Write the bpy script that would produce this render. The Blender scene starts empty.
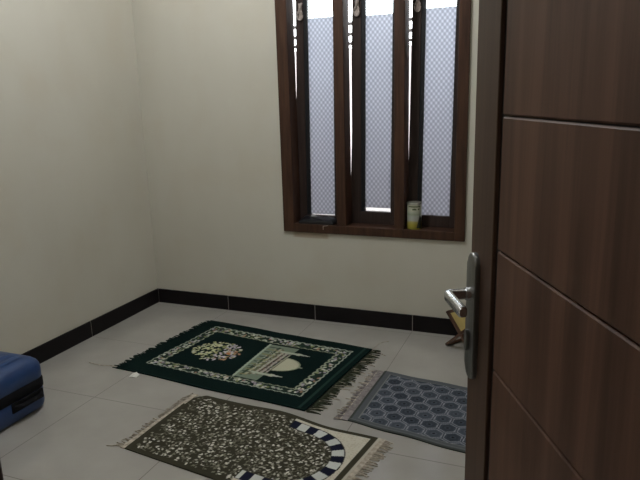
import bpy, bmesh, math, random
import numpy as np
from mathutils import Vector, Matrix

random.seed(7)
RNG = np.random.default_rng(11)
SC = bpy.context.scene
COL = SC.collection

# ------------------------------------------------------------------ camera
cam_data = bpy.data.cameras.new('camera')
cam_data.sensor_fit = 'HORIZONTAL'
cam_data.sensor_width = 36.0
cam_data.lens = 618.507 / 640 * 36.0
cam_data.clip_start = 0.02
cam = bpy.data.objects.new('camera', cam_data)
COL.objects.link(cam)
CR = Vector((0.93047621, 0.36539013, -0.02653438))
CU = Vector((-0.05927539, 0.22162884, 0.97332784))
CF = Vector((-0.36152517, 0.90408556, -0.22787901))
CP = Vector((2.50467811, -3.29401983, 1.32941624))
m = Matrix.Identity(4)
for i in range(3):
    m[i][0] = CR[i]; m[i][1] = CU[i]; m[i][2] = -CF[i]; m[i][3] = CP[i]
cam.matrix_world = m
SC.camera = cam

# ------------------------------------------------------------------ world, exposure
world = bpy.data.worlds.new('overcast_sky')
SC.world = world
world.use_nodes = True
wn = world.node_tree.nodes
wn['Background'].inputs['Color'].default_value = (0.95, 0.97, 1.0, 1)
wn['Background'].inputs['Strength'].default_value = 6.5
LAMP_STRENGTH = 72.0
HALL_STRENGTH = 14.0
vs = SC.view_settings
vs.view_transform = 'Standard'
vs.look = 'None'
vs.exposure = 0.04
vs.gamma = 1.0
vs.use_curve_mapping = False

# ------------------------------------------------------------------ helpers
def srgb(r, g, b, k=1.0):
    def f(c):
        c = c / 255.0
        return (c / 12.92 if c <= 0.04045 else ((c + 0.055) / 1.055) ** 2.4) * k
    return (f(r), f(g), f(b), 1.0)

def mat_nodes(name):
    mt = bpy.data.materials.new(name)
    mt.use_nodes = True
    nt = mt.node_tree
    return mt, nt, nt.nodes, nt.links, nt.nodes['Principled BSDF']

def simple_mat(name, color, rough=0.5, metal=0.0, spec=0.5, noise=0.0, nscale=20.0, bump=0.0, coat=0.0, stretch=None):
    mt, nt, N, L, P = mat_nodes(name)
    P.inputs['Roughness'].default_value = rough
    P.inputs['Metallic'].default_value = metal
    P.inputs['Specular IOR Level'].default_value = spec
    P.inputs['Coat Weight'].default_value = coat
    P.inputs['Coat Roughness'].default_value = 0.12
    P.inputs['Base Color'].default_value = color
    if noise or bump:
        tc = N.new('ShaderNodeTexCoord')
        mp = N.new('ShaderNodeMapping')
        if stretch: mp.inputs['Scale'].default_value = stretch
        nz = N.new('ShaderNodeTexNoise')
        nz.inputs['Scale'].default_value = nscale
        nz.inputs['Detail'].default_value = 5
        L.new(tc.outputs['Object'], mp.inputs['Vector'])
        L.new(mp.outputs['Vector'], nz.inputs['Vector'])
        if noise:
            rp = N.new('ShaderNodeValToRGB')
            rp.color_ramp.elements[0].position = 0.3
            rp.color_ramp.elements[1].position = 0.7
            c = color
            rp.color_ramp.elements[0].color = (c[0]*(1-noise), c[1]*(1-noise), c[2]*(1-noise), 1)
            rp.color_ramp.elements[1].color = (min(1, c[0]*(1+noise)), min(1, c[1]*(1+noise)), min(1, c[2]*(1+noise)), 1)
            L.new(nz.outputs['Fac'], rp.inputs['Fac'])
            L.new(rp.outputs['Color'], P.inputs['Base Color'])
        if bump:
            bp = N.new('ShaderNodeBump')
            bp.inputs['Strength'].default_value = bump
            bp.inputs['Distance'].default_value = 0.002
            L.new(nz.outputs['Fac'], bp.inputs['Height'])
            L.new(bp.outputs['Normal'], P.inputs['Normal'])
    return mt

def wood_mat(name, dark, light, rough=0.4, scale=(14, 14, 0.9), coat=0.15, spec=0.4):
    mt, nt, N, L, P = mat_nodes(name)
    tc = N.new('ShaderNodeTexCoord')
    mp = N.new('ShaderNodeMapping'); mp.inputs['Scale'].default_value = scale
    nz = N.new('ShaderNodeTexNoise'); nz.inputs['Scale'].default_value = 3.0
    nz.inputs['Detail'].default_value = 8; nz.inputs['Roughness'].default_value = 0.62
    nz.inputs['Distortion'].default_value = 0.4
    rp = N.new('ShaderNodeValToRGB')
    rp.color_ramp.elements[0].position = 0.32; rp.color_ramp.elements[0].color = dark
    rp.color_ramp.elements[1].position = 0.70; rp.color_ramp.elements[1].color = light
    L.new(tc.outputs['Object'], mp.inputs['Vector']); L.new(mp.outputs['Vector'], nz.inputs['Vector'])
    L.new(nz.outputs['Fac'], rp.inputs['Fac']); L.new(rp.outputs['Color'], P.inputs['Base Color'])
    bp = N.new('ShaderNodeBump'); bp.inputs['Strength'].default_value = 0.12; bp.inputs['Distance'].default_value = 0.001
    L.new(nz.outputs['Fac'], bp.inputs['Height']); L.new(bp.outputs['Normal'], P.inputs['Normal'])
    P.inputs['Roughness'].default_value = rough
    P.inputs['Specular IOR Level'].default_value = spec
    P.inputs['Coat Weight'].default_value = coat
    P.inputs['Coat Roughness'].default_value = 0.2
    return mt

def link_mesh(name, verts, faces, mats, parent=None, fmat=None, smooth=False, loc=None):
    me = bpy.data.meshes.new(name)
    me.from_pydata([tuple(v) for v in verts], [], faces)
    me.update()
    for mt in (mats if isinstance(mats, (list, tuple)) else [mats]):
        me.materials.append(mt)
    if fmat is not None:
        me.polygons.foreach_set('material_index', fmat)
    if smooth:
        me.polygons.foreach_set('use_smooth', [True] * len(me.polygons))
    o = bpy.data.objects.new(name, me)
    COL.objects.link(o)
    if parent is not None:
        o.parent = parent
    if loc is not None:
        o.location = loc
    return o

def bm_obj(name, bm, mats, parent=None, smooth=False, loc=None, recalc=True):
    if recalc:
        bmesh.ops.recalc_face_normals(bm, faces=bm.faces[:])
    me = bpy.data.meshes.new(name)
    bm.to_mesh(me); bm.free()
    for mt in (mats if isinstance(mats, (list, tuple)) else [mats]):
        me.materials.append(mt)
    if smooth:
        me.polygons.foreach_set('use_smooth', [True] * len(me.polygons))
        me.set_sharp_from_angle(angle=math.radians(40))
    o = bpy.data.objects.new(name, me)
    COL.objects.link(o)
    if parent is not None: o.parent = parent
    if loc is not None: o.location = loc
    return o

def add_box(bm, lo, hi, bevel=0.0, mi=0, seg=2):
    x0, y0, z0 = lo; x1, y1, z1 = hi
    vs_ = [bm.verts.new(c) for c in ((x0,y0,z0),(x1,y0,z0),(x1,y1,z0),(x0,y1,z0),(x0,y0,z1),(x1,y0,z1),(x1,y1,z1),(x0,y1,z1))]
    fs = []
    for q in ((3,2,1,0),(4,5,6,7),(0,1,5,4),(1,2,6,5),(2,3,7,6),(3,0,4,7)):
        f = bm.faces.new([vs_[i] for i in q]); f.material_index = mi; fs.append(f)
    if bevel > 0:
        es = {e for f in fs for e in f.edges}
        bmesh.ops.bevel(bm, geom=list(es), offset=bevel, segments=seg, profile=0.5, affect='EDGES', clamp_overlap=True)
    return vs_

def add_prism(bm, poly, lo, hi, axis='y', mi=0):
    """extrude a 2D polygon [(a,b)] along an axis; for axis y a=x b=z; axis x a=y b=z; axis z a=x b=y"""
    def P(a, b, c):
        return {'y': (a, c, b), 'x': (c, a, b), 'z': (a, b, c)}[axis]
    A = [bm.verts.new(P(a, b, lo)) for a, b in poly]
    B = [bm.verts.new(P(a, b, hi)) for a, b in poly]
    n = len(poly)
    fs = [bm.faces.new(A), bm.faces.new(B[::-1])]
    for i in range(n):
        fs.append(bm.faces.new((A[i], A[(i+1) % n], B[(i+1) % n], B[i])))
    for f in fs: f.material_index = mi
    return fs

def add_tube(bm, pts, rad, n=10, mi=0, flat=1.0, cap=True, sq=1.0):
    def sp(t): return math.copysign(abs(t)**sq, t)
    pts = [Vector(p) for p in pts]
    rings = []
    up = Vector((0, 0, 1))
    prev = None
    for i, p in enumerate(pts):
        d = (pts[min(i+1, len(pts)-1)] - pts[max(i-1, 0)]).normalized()
        a = d.cross(up)
        if a.length < 1e-3: a = d.cross(Vector((1, 0, 0)))
        a.normalize()
        b = a.cross(d).normalized()
        r = rad[i] if isinstance(rad, (list, tuple)) else rad
        rings.append([bm.verts.new(p + a*sp(math.cos(t))*r + b*sp(math.sin(t))*r*flat) for t in (2*math.pi*k/n for k in range(n))])
    for i in range(len(rings)-1):
        for k in range(n):
            f = bm.faces.new((rings[i][k], rings[i][(k+1) % n], rings[i+1][(k+1) % n], rings[i+1][k])); f.material_index = mi
    if cap:
        bm.faces.new(rings[0][::-1]).material_index = mi
        bm.faces.new(rings[-1]).material_index = mi

def add_lathe(bm, prof, c=(0, 0, 0), n=40, mi=None):
    rings = []
    for r, z in prof:
        rings.append([bm.verts.new((c[0]+r*math.cos(2*math.pi*k/n), c[1]+r*math.sin(2*math.pi*k/n), c[2]+z)) for k in range(n)])
    for i in range(len(rings)-1):
        for k in range(n):
            f = bm.faces.new((rings[i][k], rings[i][(k+1) % n], rings[i+1][(k+1) % n], rings[i+1][k]))
            if mi: f.material_index = mi[i]
    bm.faces.new(rings[0][::-1])
    bm.faces.new(rings[-1])

def empty(name, loc=(0, 0, 0), rotz=0.0):
    o = bpy.data.objects.new(name, None)
    o.empty_display_size = 0.1
    COL.objects.link(o)
    o.location = loc
    o.rotation_euler = (0, 0, rotz)
    return o

def tag(o, label, cat, group=None):
    o['label'] = label; o['category'] = cat
    if group: o['group'] = group
    return o

def structure(o):
    o['kind'] = 'structure'
    return o

# ------------------------------------------------------------------ materials
def wall_material():
    mt, nt, N, L, P = mat_nodes('cream_wall_paint')
    geo = N.new('ShaderNodeNewGeometry')
    nz = N.new('ShaderNodeTexNoise'); nz.inputs['Scale'].default_value = 1.6; nz.inputs['Detail'].default_value = 4
    mp = N.new('ShaderNodeMapping'); mp.inputs['Scale'].default_value = (1.0, 1.0, 0.45)
    L.new(geo.outputs['Position'], mp.inputs['Vector']); L.new(mp.outputs['Vector'], nz.inputs['Vector'])
    rp = N.new('ShaderNodeValToRGB')
    rp.color_ramp.elements[0].position = 0.35; rp.color_ramp.elements[0].color = (0.600, 0.575, 0.495, 1)
    rp.color_ramp.elements[1].position = 0.68; rp.color_ramp.elements[1].color = (0.645, 0.625, 0.550, 1)
    L.new(nz.outputs['Fac'], rp.inputs['Fac'])
    # smeared plaster patch under the window
    sep = N.new('ShaderNodeSeparateXYZ'); L.new(geo.outputs['Position'], sep.inputs['Vector'])
    def band(sock, a, b, soft):
        m1 = N.new('ShaderNodeMapRange'); m1.interpolation_type = 'SMOOTHSTEP'
        m1.inputs['From Min'].default_value = a-soft; m1.inputs['From Max'].default_value = a+soft
        L.new(sock, m1.inputs['Value'])
        m2 = N.new('ShaderNodeMapRange'); m2.interpolation_type = 'SMOOTHSTEP'
        m2.inputs['From Min'].default_value = b-soft; m2.inputs['From Max'].default_value = b+soft
        m2.inputs['To Min'].default_value = 1; m2.inputs['To Max'].default_value = 0
        L.new(sock, m2.inputs['Value'])
        mu = N.new('ShaderNodeMath'); mu.operation = 'MULTIPLY'
        L.new(m1.outputs['Result'], mu.inputs[0]); L.new(m2.outputs['Result'], mu.inputs[1])
        return mu.outputs[0]
    mu = N.new('ShaderNodeMath'); mu.operation = 'MULTIPLY'
    L.new(band(sep.outputs['X'], 1.02, 1.24, 0.012), mu.inputs[0]); L.new(band(sep.outputs['Z'], 0.508, 0.545, 0.004), mu.inputs[1])
    mk = N.new('ShaderNodeMath'); mk.operation = 'MULTIPLY'; mk.inputs[1].default_value = 0.8
    L.new(mu.outputs[0], mk.inputs[0])
    mx = N.new('ShaderNodeMix'); mx.data_type = 'RGBA'
    L.new(mk.outputs[0], mx.inputs['Factor']); L.new(rp.outputs['Color'], mx.inputs['A'])
    mx.inputs['B'].default_value = (0.42, 0.33, 0.24, 1)
    # faint yellowish-brown stain in random patches over the walls
    nz3 = N.new('ShaderNodeTexNoise'); nz3.inputs['Scale'].default_value = 3.0; nz3.inputs['Detail'].default_value = 6
    L.new(geo.outputs['Position'], nz3.inputs['Vector'])
    rp3 = N.new('ShaderNodeValToRGB'); rp3.color_ramp.elements[0].position = 0.5; rp3.color_ramp.elements[1].position = 0.72
    L.new(nz3.outputs['Fac'], rp3.inputs['Fac'])
    mk3 = N.new('ShaderNodeMath'); mk3.operation = 'MULTIPLY'; mk3.inputs[1].default_value = 0.25
    L.new(rp3.outputs['Color'], mk3.inputs[0])
    mx3 = N.new('ShaderNodeMix'); mx3.data_type = 'RGBA'
    L.new(mk3.outputs[0], mx3.inputs['Factor']); L.new(mx.outputs['Result'], mx3.inputs['A'])
    mx3.inputs['B'].default_value = (0.56, 0.49, 0.37, 1)
    L.new(mx3.outputs['Result'], P.inputs['Base Color'])
    P.inputs['Roughness'].default_value = 0.55
    P.inputs['Specular IOR Level'].default_value = 0.25
    nz2 = N.new('ShaderNodeTexNoise'); nz2.inputs['Scale'].default_value = 9; nz2.inputs['Detail'].default_value = 3
    L.new(geo.outputs['Position'], nz2.inputs['Vector'])
    bp = N.new('ShaderNodeBump'); bp.inputs['Strength'].default_value = 0.12; bp.inputs['Distance'].default_value = 0.01
    L.new(nz2.outputs['Fac'], bp.inputs['Height']); L.new(bp.outputs['Normal'], P.inputs['Normal'])
    return mt

TILE = 0.6
TX, TY = 0.5462, -0.6534
def floor_material():
    mt, nt, N, L, P = mat_nodes('glazed_floor_tile')
    geo = N.new('ShaderNodeNewGeometry')
    sep = N.new('ShaderNodeSeparateXYZ'); L.new(geo.outputs['Position'], sep.inputs['Vector'])
    def joint(sock, off):
        a = N.new('ShaderNodeMath'); a.operation = 'SUBTRACT'; a.inputs[1].default_value = off; L.new(sock, a.inputs[0])
        b = N.new('ShaderNodeMath'); b.operation = 'PINGPONG'; b.inputs[1].default_value = TILE / 2
        L.new(a.outputs[0], b.inputs[0])
        c = N.new('ShaderNodeMapRange'); c.inputs['From Min'].default_value = 0.0008; c.inputs['From Max'].default_value = 0.0026
        c.inputs['To Min'].default_value = 1; c.inputs['To Max'].default_value = 0
        L.new(b.outputs[0], c.inputs['Value'])
        return c.outputs['Result']
    mxm = N.new('ShaderNodeMath'); mxm.operation = 'MAXIMUM'
    L.new(joint(sep.outputs['X'], TX), mxm.inputs[0]); L.new(joint(sep.outputs['Y'], TY), mxm.inputs[1])
    nz = N.new('ShaderNodeTexNoise'); nz.inputs['Scale'].default_value = 5; nz.inputs['Detail'].default_value = 6
    L.new(geo.outputs['Position'], nz.inputs['Vector'])
    rp = N.new('ShaderNodeValToRGB')
    rp.color_ramp.elements[0].position = 0.3; rp.color_ramp.elements[0].color = (0.375, 0.360, 0.335, 1)
    rp.color_ramp.elements[1].position = 0.72; rp.color_ramp.elements[1].color = (0.425, 0.410, 0.385, 1)
    L.new(nz.outputs['Fac'], rp.inputs['Fac'])
    mx = N.new('ShaderNodeMix'); mx.data_type = 'RGBA'
    L.new(mxm.outputs[0], mx.inputs['Factor']); L.new(rp.outputs['Color'], mx.inputs['A'])
    mx.inputs['B'].default_value = (0.125, 0.105, 0.095, 1)
    L.new(mx.outputs['Result'], P.inputs['Base Color'])
    rr = N.new('ShaderNodeMapRange'); rr.inputs['To Min'].default_value = 0.115; rr.inputs['To Max'].default_value = 0.7
    L.new(mxm.outputs[0], rr.inputs['Value']); L.new(rr.outputs['Result'], P.inputs['Roughness'])
    P.inputs['Specular IOR Level'].default_value = 0.62
    return mt

def pebbled_glass():
    mt, nt, N, L, P = mat_nodes('patterned_obscure_glass')
    N.remove(P)
    out = N['Material Output']
    geo = N.new('ShaderNodeNewGeometry')
    sep = N.new('ShaderNodeSeparateXYZ'); L.new(geo.outputs['Position'], sep.inputs['Vector'])
    def wave(sock, pitch):
        a = N.new('ShaderNodeMath'); a.operation = 'MULTIPLY'; a.inputs[1].default_value = 2*math.pi/pitch; L.new(sock, a.inputs[0])
        s = N.new('ShaderNodeMath'); s.operation = 'SINE'; L.new(a.outputs[0], s.inputs[0])
        return s.outputs[0]
    sm = N.new('ShaderNodeMath'); sm.operation = 'ADD'
    df = N.new('ShaderNodeMath'); df.operation = 'SUBTRACT'
    L.new(sep.outputs['X'], sm.inputs[0]); L.new(sep.outputs['Z'], sm.inputs[1])
    L.new(sep.outputs['X'], df.inputs[0]); L.new(sep.outputs['Z'], df.inputs[1])
    pr = N.new('ShaderNodeMath'); pr.operation = 'MULTIPLY'
    L.new(wave(sep.outputs['X'], 0.026), pr.inputs[0]); L.new(wave(sep.outputs['Z'], 0.032), pr.inputs[1])
    mr = N.new('ShaderNodeMapRange'); mr.inputs['From Min'].default_value = -0.5; mr.inputs['From Max'].default_value = 0.9
    L.new(pr.outputs[0], mr.inputs['Value'])
    rp = N.new('ShaderNodeValToRGB')
    rp.color_ramp.elements[0].color = GLASS_DARK; rp.color_ramp.elements[1].color = GLASS_LIGHT
    L.new(mr.outputs['Result'], rp.inputs['Fac'])
    tr = N.new('ShaderNodeBsdfTranslucent'); L.new(rp.outputs['Color'], tr.inputs['Color'])
    gl = N.new('ShaderNodeBsdfGlossy'); gl.inputs['Roughness'].default_value = 0.25
    bp = N.new('ShaderNodeBump'); bp.inputs['Strength'].default_value = 0.5; bp.inputs['Distance'].default_value = 0.003
    L.new(pr.outputs[0], bp.inputs['Height']); L.new(bp.outputs['Normal'], gl.inputs['Normal'])
    ms = N.new('ShaderNodeMixShader'); ms.inputs['Fac'].default_value = 0.06
    L.new(tr.outputs[0], ms.inputs[1]); L.new(gl.outputs[0], ms.inputs[2])
    L.new(ms.outputs[0], out.inputs['Surface'])
    return mt

def clear_glass_mat():
    mt, nt, N, L, P = mat_nodes('clear_glass')
    N.remove(P)
    out = N['Material Output']
    tr = N.new('ShaderNodeBsdfTransparent'); tr.inputs['Color'].default_value = (0.93, 0.96, 0.96, 1)
    gl = N.new('ShaderNodeBsdfGlossy'); gl.inputs['Roughness'].default_value = 0.03
    fr = N.new('ShaderNodeFresnel'); fr.inputs['IOR'].default_value = 1.45
    ms = N.new('ShaderNodeMixShader')
    L.new(fr.outputs[0], ms.inputs['Fac']); L.new(tr.outputs[0], ms.inputs[1]); L.new(gl.outputs[0], ms.inputs[2])
    L.new(ms.outputs[0], out.inputs['Surface'])
    return mt

GLASS_DARK = (0.49, 0.50, 0.55, 1)
GLASS_LIGHT = (0.82, 0.825, 0.875, 1)
M_WALL = wall_material()
M_FLOOR = floor_material()
M_CEIL = simple_mat('ceiling_paint', (0.72, 0.71, 0.67, 1), 0.7, noise=0.02, nscale=3)
M_BASE = simple_mat('dark_skirting_tile', (0.0085, 0.0065, 0.0075, 1), 0.5, spec=0.2, noise=0.2, nscale=8)
M_GROUT = simple_mat('skirting_grout', (0.30, 0.28, 0.26, 1), 0.85)
M_WIN = wood_mat('dark_window_wood', (0.038, 0.017, 0.010, 1), (0.088, 0.041, 0.023, 1), rough=0.5, coat=0.0, spec=0.3)
M_SASH = wood_mat('sash_wood', (0.030, 0.019, 0.016, 1), (0.055, 0.035, 0.030, 1), rough=0.5, coat=0.0, spec=0.3)
M_GASKET = simple_mat('black_glazing_bead', (0.007, 0.008, 0.011, 1), 0.5, noise=0.1, nscale=40)
M_DOOR = wood_mat('walnut_door_veneer', (0.064, 0.0290, 0.0180, 1), (0.158, 0.078, 0.050, 1), rough=0.5, scale=(7, 7, 0.35), coat=0.0, spec=0.22)
M_STILE = wood_mat('walnut_door_edge', (0.062, 0.033, 0.022, 1), (0.100, 0.058, 0.039, 1), rough=0.5, scale=(12, 12, 0.5), coat=0.0, spec=0.25)
M_GROOVE = simple_mat('dark_door_groove', (0.010, 0.004, 0.004, 1), 0.6, noise=0.15, nscale=30)
M_JAMB = wood_mat('red_brown_door_frame', (0.035, 0.013, 0.009, 1), (0.06, 0.025, 0.018, 1), rough=0.4)
M_STEEL = simple_mat('brushed_steel', (0.23, 0.235, 0.235, 1), 0.33, metal=1.0, noise=0.12, nscale=6, stretch=(60, 60, 1.5))
M_STEEL2 = simple_mat('polished_steel', (0.62, 0.63, 0.65, 1), 0.2, metal=1.0, noise=0.05, nscale=20)
M_RUST = simple_mat('tarnished_brass', (0.50, 0.42, 0.38, 1), 0.5, metal=0.0, noise=0.3, nscale=60)
M_PATTERN = pebbled_glass()
M_CLEAR = clear_glass_mat()

# ------------------------------------------------------------------ room shell
RX, RY, RZ = 3.05, -2.84, 2.95       # right wall, front wall (inner faces), ceiling
WX0, WX1, WZ0, WZ1 = 0.961, 2.027, 0.543, 2.12
DX0, DX1, DZ = 1.935, 2.672, 2.06    # doorway in the front wall

bm = bmesh.new()
add_box(bm, (-0.14, -4.7, -0.1), (RX+0.14, 0.14, 0.0))
structure(bm_obj('floor', bm, M_FLOOR))
bm = bmesh.new()
add_box(bm, (-0.14, -4.7, RZ), (RX+0.14, 0.14, RZ+0.1))
structure(bm_obj('ceiling', bm, M_CEIL))
bm = bmesh.new()
add_box(bm, (-0.14, -4.7, 0), (0, 0.14, RZ))
structure(bm_obj('wall_left', bm, M_WALL))
bm = bmesh.new()
add_box(bm, (RX, -4.7, 0), (RX+0.14, 0.14, RZ))
structure(bm_obj('wall_right', bm, M_WALL))
bm = bmesh.new()
add_box(bm, (0, 0, 0), (WX0, 0.14, RZ)); add_box(bm, (WX1, 0, 0), (RX, 0.14, RZ))
add_box(bm, (WX0, 0, 0), (WX1, 0.14, WZ0)); add_box(bm, (WX0, 0, WZ1), (WX1, 0.14, RZ))
structure(bm_obj('wall_back', bm, M_WALL))
bm = bmesh.new()
add_box(bm, (0, RY-0.13, 0), (DX0-0.045, RY, RZ)); add_box(bm, (DX1+0.045, RY-0.13, 0), (RX, RY, RZ))
add_box(bm, (DX0-0.045, RY-0.13, DZ+0.045), (DX1+0.045, RY, RZ))
structure(bm_obj('wall_front', bm, M_WALL))
bm = bmesh.new()
add_box(bm, (0, -4.7, 0), (RX, -4.56, RZ))
structure(bm_obj('wall_hallway', bm, M_WALL))
# door frame round the doorway the camera looks through
bm = bmesh.new()
add_box(bm, (DX0-0.045, RY-0.14, 0), (DX0, RY-0.011, DZ+0.045), 0.003)
add_box(bm, (DX1, RY-0.14, 0), (DX1+0.045, RY-0.011, DZ+0.045), 0.003)
add_box(bm, (DX0, RY-0.14, DZ), (DX1, RY-0.011, DZ+0.045), 0.003)
structure(bm_obj('trim_1', bm, M_JAMB))

# skirting: one tile to each floor tile, pale grout in the joints
BH, BT, GJ = 0.0935, 0.011, 0.0020
bm = bmesh.new()
xs = [0.011] + [TX + TILE*k for k in range(5)] + [RX]
for a, b in zip(xs[:-1], xs[1:]):
    if b - a > 0.02: add_box(bm, (a+GJ, -BT, 0.0), (b-GJ, 0, BH), 0.0012, 0)
add_box(bm, (0.011, -BT+0.0015, 0.0), (RX, 0, BH-0.001), 0, 1)
structure(bm_obj('baseboard_back', bm, [M_BASE, M_GROUT]))
bm = bmesh.new()
ys = [0.0] + [TY - TILE*k for k in range(4)] + [RY]
for a, b in zip(ys[:-1], ys[1:]):
    add_box(bm, (0, b+GJ, 0.0), (BT, a-GJ, BH), 0.0012, 0)
add_box(bm, (0, RY, 0.0), (BT-0.0015, 0.0, BH-0.001), 0, 1)
structure(bm_obj('baseboard_left', bm, [M_BASE, M_GROUT]))

# ------------------------------------------------------------------ window
win = structure(empty('window_1', ((WX0+WX1)/2, 0, WZ0)))
win['label'] = 'dark wooden window of three narrow casements with patterned glass in the back wall'
def wl(o):   # child of the window built in world coordinates
    o.parent = win
    o.matrix_parent_inverse = Matrix.Translation(-Vector(win.location))
    return o
FY0, FY1 = -0.014, 0.090
OPEN = [(1.029, 1.300), (1.357, 1.640), (1.695, 1.971)]
SILL = 0.593
bm = bmesh.new()
add_box(bm, (WX0, FY0, WZ0), (OPEN[0][0], FY1, WZ1), 0.003)
add_box(bm, (OPEN[2][1], FY0, WZ0), (WX1, FY1, WZ1), 0.003)
add_box(bm, (OPEN[0][0], FY0, WZ0), (OPEN[2][1], FY1, SILL), 0.003)
add_box(bm, (OPEN[0][0], FY0, 2.06), (OPEN[2][1], FY1, WZ1), 0.003)
wl(bm_obj('window_frame', bm, M_WIN))
for a, b in ((OPEN[0][1], OPEN[1][0]), (OPEN[1][1], OPEN[2][0])):
    bm = bmesh.new()
    add_box(bm, (a, FY0, SILL), (b, FY1, 2.06), 0.003)
    wl(bm_obj('mullion', bm, M_WIN))
SY0, SY1 = 0.0905, 0.124
LEAN = 0.0120        # the casements have sagged a little: their feet sit further left
def lean(x, z): return x + (z-1.74)*LEAN
def lean_obj(bm):
    for v in bm.verts: v.co.x = lean(v.co.x, v.co.z)
sash_def = [  # opening, outline of the warped left stile (height, gap), rail top, glass foot and head, glass sides
    (OPEN[0], [(0.60, -.012), (1.28, -.003), (1.36, .001), (1.85, .014), (2.05, .018)], 0.628, 0.634, 1.752, 1.107, 1.262),
    (OPEN[1], [(0.60, -.008), (0.85, -.002), (1.10, .008), (1.55, .012), (1.85, .021), (2.05, .025)], 0.664, 0.686, 1.745, 1.448, 1.602),
    (OPEN[2], [(0.60, -.006), (0.95, -.001), (1.20, .005), (1.50, .009), (1.85, .016), (2.05, .020)], 0.656, 0.655, 1.757, 1.779, 1.938),
]
for (x0, x1), gaps, rt, gz, GZ, gx0, gx1 in sash_def:
    bm = bmesh.new()
    zt, z0 = 2.075, SILL - 0.012
    poly = [(x0+gaps[0][1], z0)] + [(x0+g, z) for z, g in gaps[:-1]] + [(x0+gaps[-1][1], zt)]
    poly += [(lean(gx0-0.022, zt), zt), (lean(gx0-0.022, z0), z0)]
    add_prism(bm, poly, SY0, SY1, 'y', 0)
    b2 = bmesh.new()
    add_box(b2, (gx1+0.004, SY0, z0), (x1+0.014, SY1, zt), 0.002, 0)
    add_box(b2, (gx0-0.022, SY0, z0), (gx1+0.004, SY1, rt), 0.002, 0)
    add_box(b2, (gx0-0.022, SY0, 1.985), (gx1+0.004, SY1, zt), 0.002, 0)
    lean_obj(b2)
    tmp = bpy.data.meshes.new('tmp'); b2.to_mesh(tmp); b2.free(); bm.from_mesh(tmp); bpy.data.meshes.remove(tmp)
    s = wl(bm_obj('casement', bm, M_SASH))
    bm = bmesh.new()
    add_box(bm, (gx0-0.0215, SY0+0.006, rt), (gx0, SY1-0.004, 1.984), 0.0, 0)
    add_box(bm, (gx1, SY0+0.006, rt), (gx1+0.0035, SY1-0.004, 1.984), 0.0, 0)
    lean_obj(bm)
    o = bm_obj('glazing_bead', bm, M_GASKET); o.parent = s
    bm = bmesh.new()
    add_box(bm, (gx0, 0.106, gz), (gx1, 0.110, GZ), 0.0, 0)
    lean_obj(bm)
    o = bm_obj('patterned_glass', bm, M_PATTERN); o.parent = s
    o['label'] = 'bluish frosted glass with a small bead pattern'
    bm = bmesh.new()
    add_box(bm, (gx0, 0.1125, rt), (gx1, 0.1155, 1.984), 0.0, 0)
    lean_obj(bm)
    o = bm_obj('clear_glass', bm, M_CLEAR); o.parent = s
    # little cast pull handle on the left stile
    hx, hz = (x0 + 0.022 + gx0 - 0.022)/2 + 0.002, 1.785
    bm = bmesh.new()
    add_box(bm, (hx-0.010, SY0-0.004, hz-0.040), (hx+0.010, SY0, hz+0.048), 0.0015)
    loop = [(hx + 0.017*math.sin(t)*0.9, SY0-0.010, hz-0.018 + 0.024*math.cos(t)) for t in np.linspace(0.25, 2*math.pi-0.25, 14)]
    add_tube(bm, loop, 0.0046, 6)
    add_tube(bm, [(hx-0.004, SY0-0.009, hz+0.003), (hx+0.004, SY0-0.013, hz+0.024), (hx+0.014, SY0-0.010, hz+0.048)], [0.006, 0.0075, 0.005], 6)
    o = bm_obj('pull_handle', bm, M_RUST, s, smooth=True)
    o['label'] = 'tarnished metal pull'

# ------------------------------------------------------------------ door, open into the room
DD = Vector((0.4338, -0.9008, 0)).normalized()          # from the free edge to the hinge
DN = Vector((DD.y, -DD.x, 0))                            # out of the face we see
door = structure(empty('door_1', (2.367, -2.21, 0)))
door['label'] = 'dark walnut door standing open into the room at the right edge of the view'
# local frame: x along the door from the free edge, y out of the visible face, z up
door.matrix_world = Matrix(((DD.x, DN.x, 0, 2.367), (DD.y, DN.y, 0, -2.21), (0, 0, 1, 0), (0, 0, 0, 1)))
ZB, ZT, W0, W1, TH = 0.008, 2.04, -0.026, 0.690, 0.040
V0, V1 = 0.0815, 0.1045                                  # the wide upright groove
GZS = [0.4615, 0.668, 0.8765, 1.0815, 1.2915, 1.5, 1.706, 1.912]
def door_poly():
    bm = bmesh.new()
    add_box(bm, (W0, -TH, ZB), (V0, 0, ZT), 0.002)
    return bm
bm_ = door_poly()
bm_obj('stile', bm_, M_STILE, door)
bm = bmesh.new()
add_box(bm, (V0, -TH+0.0005, ZB), (W1, -0.007, ZT), 0.0, 0)
bm_obj('groove_bed', bm, M_GROOVE, door)
bm = bmesh.new()
zz = [ZB] + GZS + [ZT]
for a, b in zip(zz[:-1], zz[1:]):
    ga = 0.0010 if a > ZB else 0.0
    gb = 0.0010 if b < ZT else 0.0
    add_box(bm, (V1, -0.030, a+ga), (W1, 0, b-gb), 0.0025, 0, 1)
bm_obj('face_panel', bm, M_DOOR, door)
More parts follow.
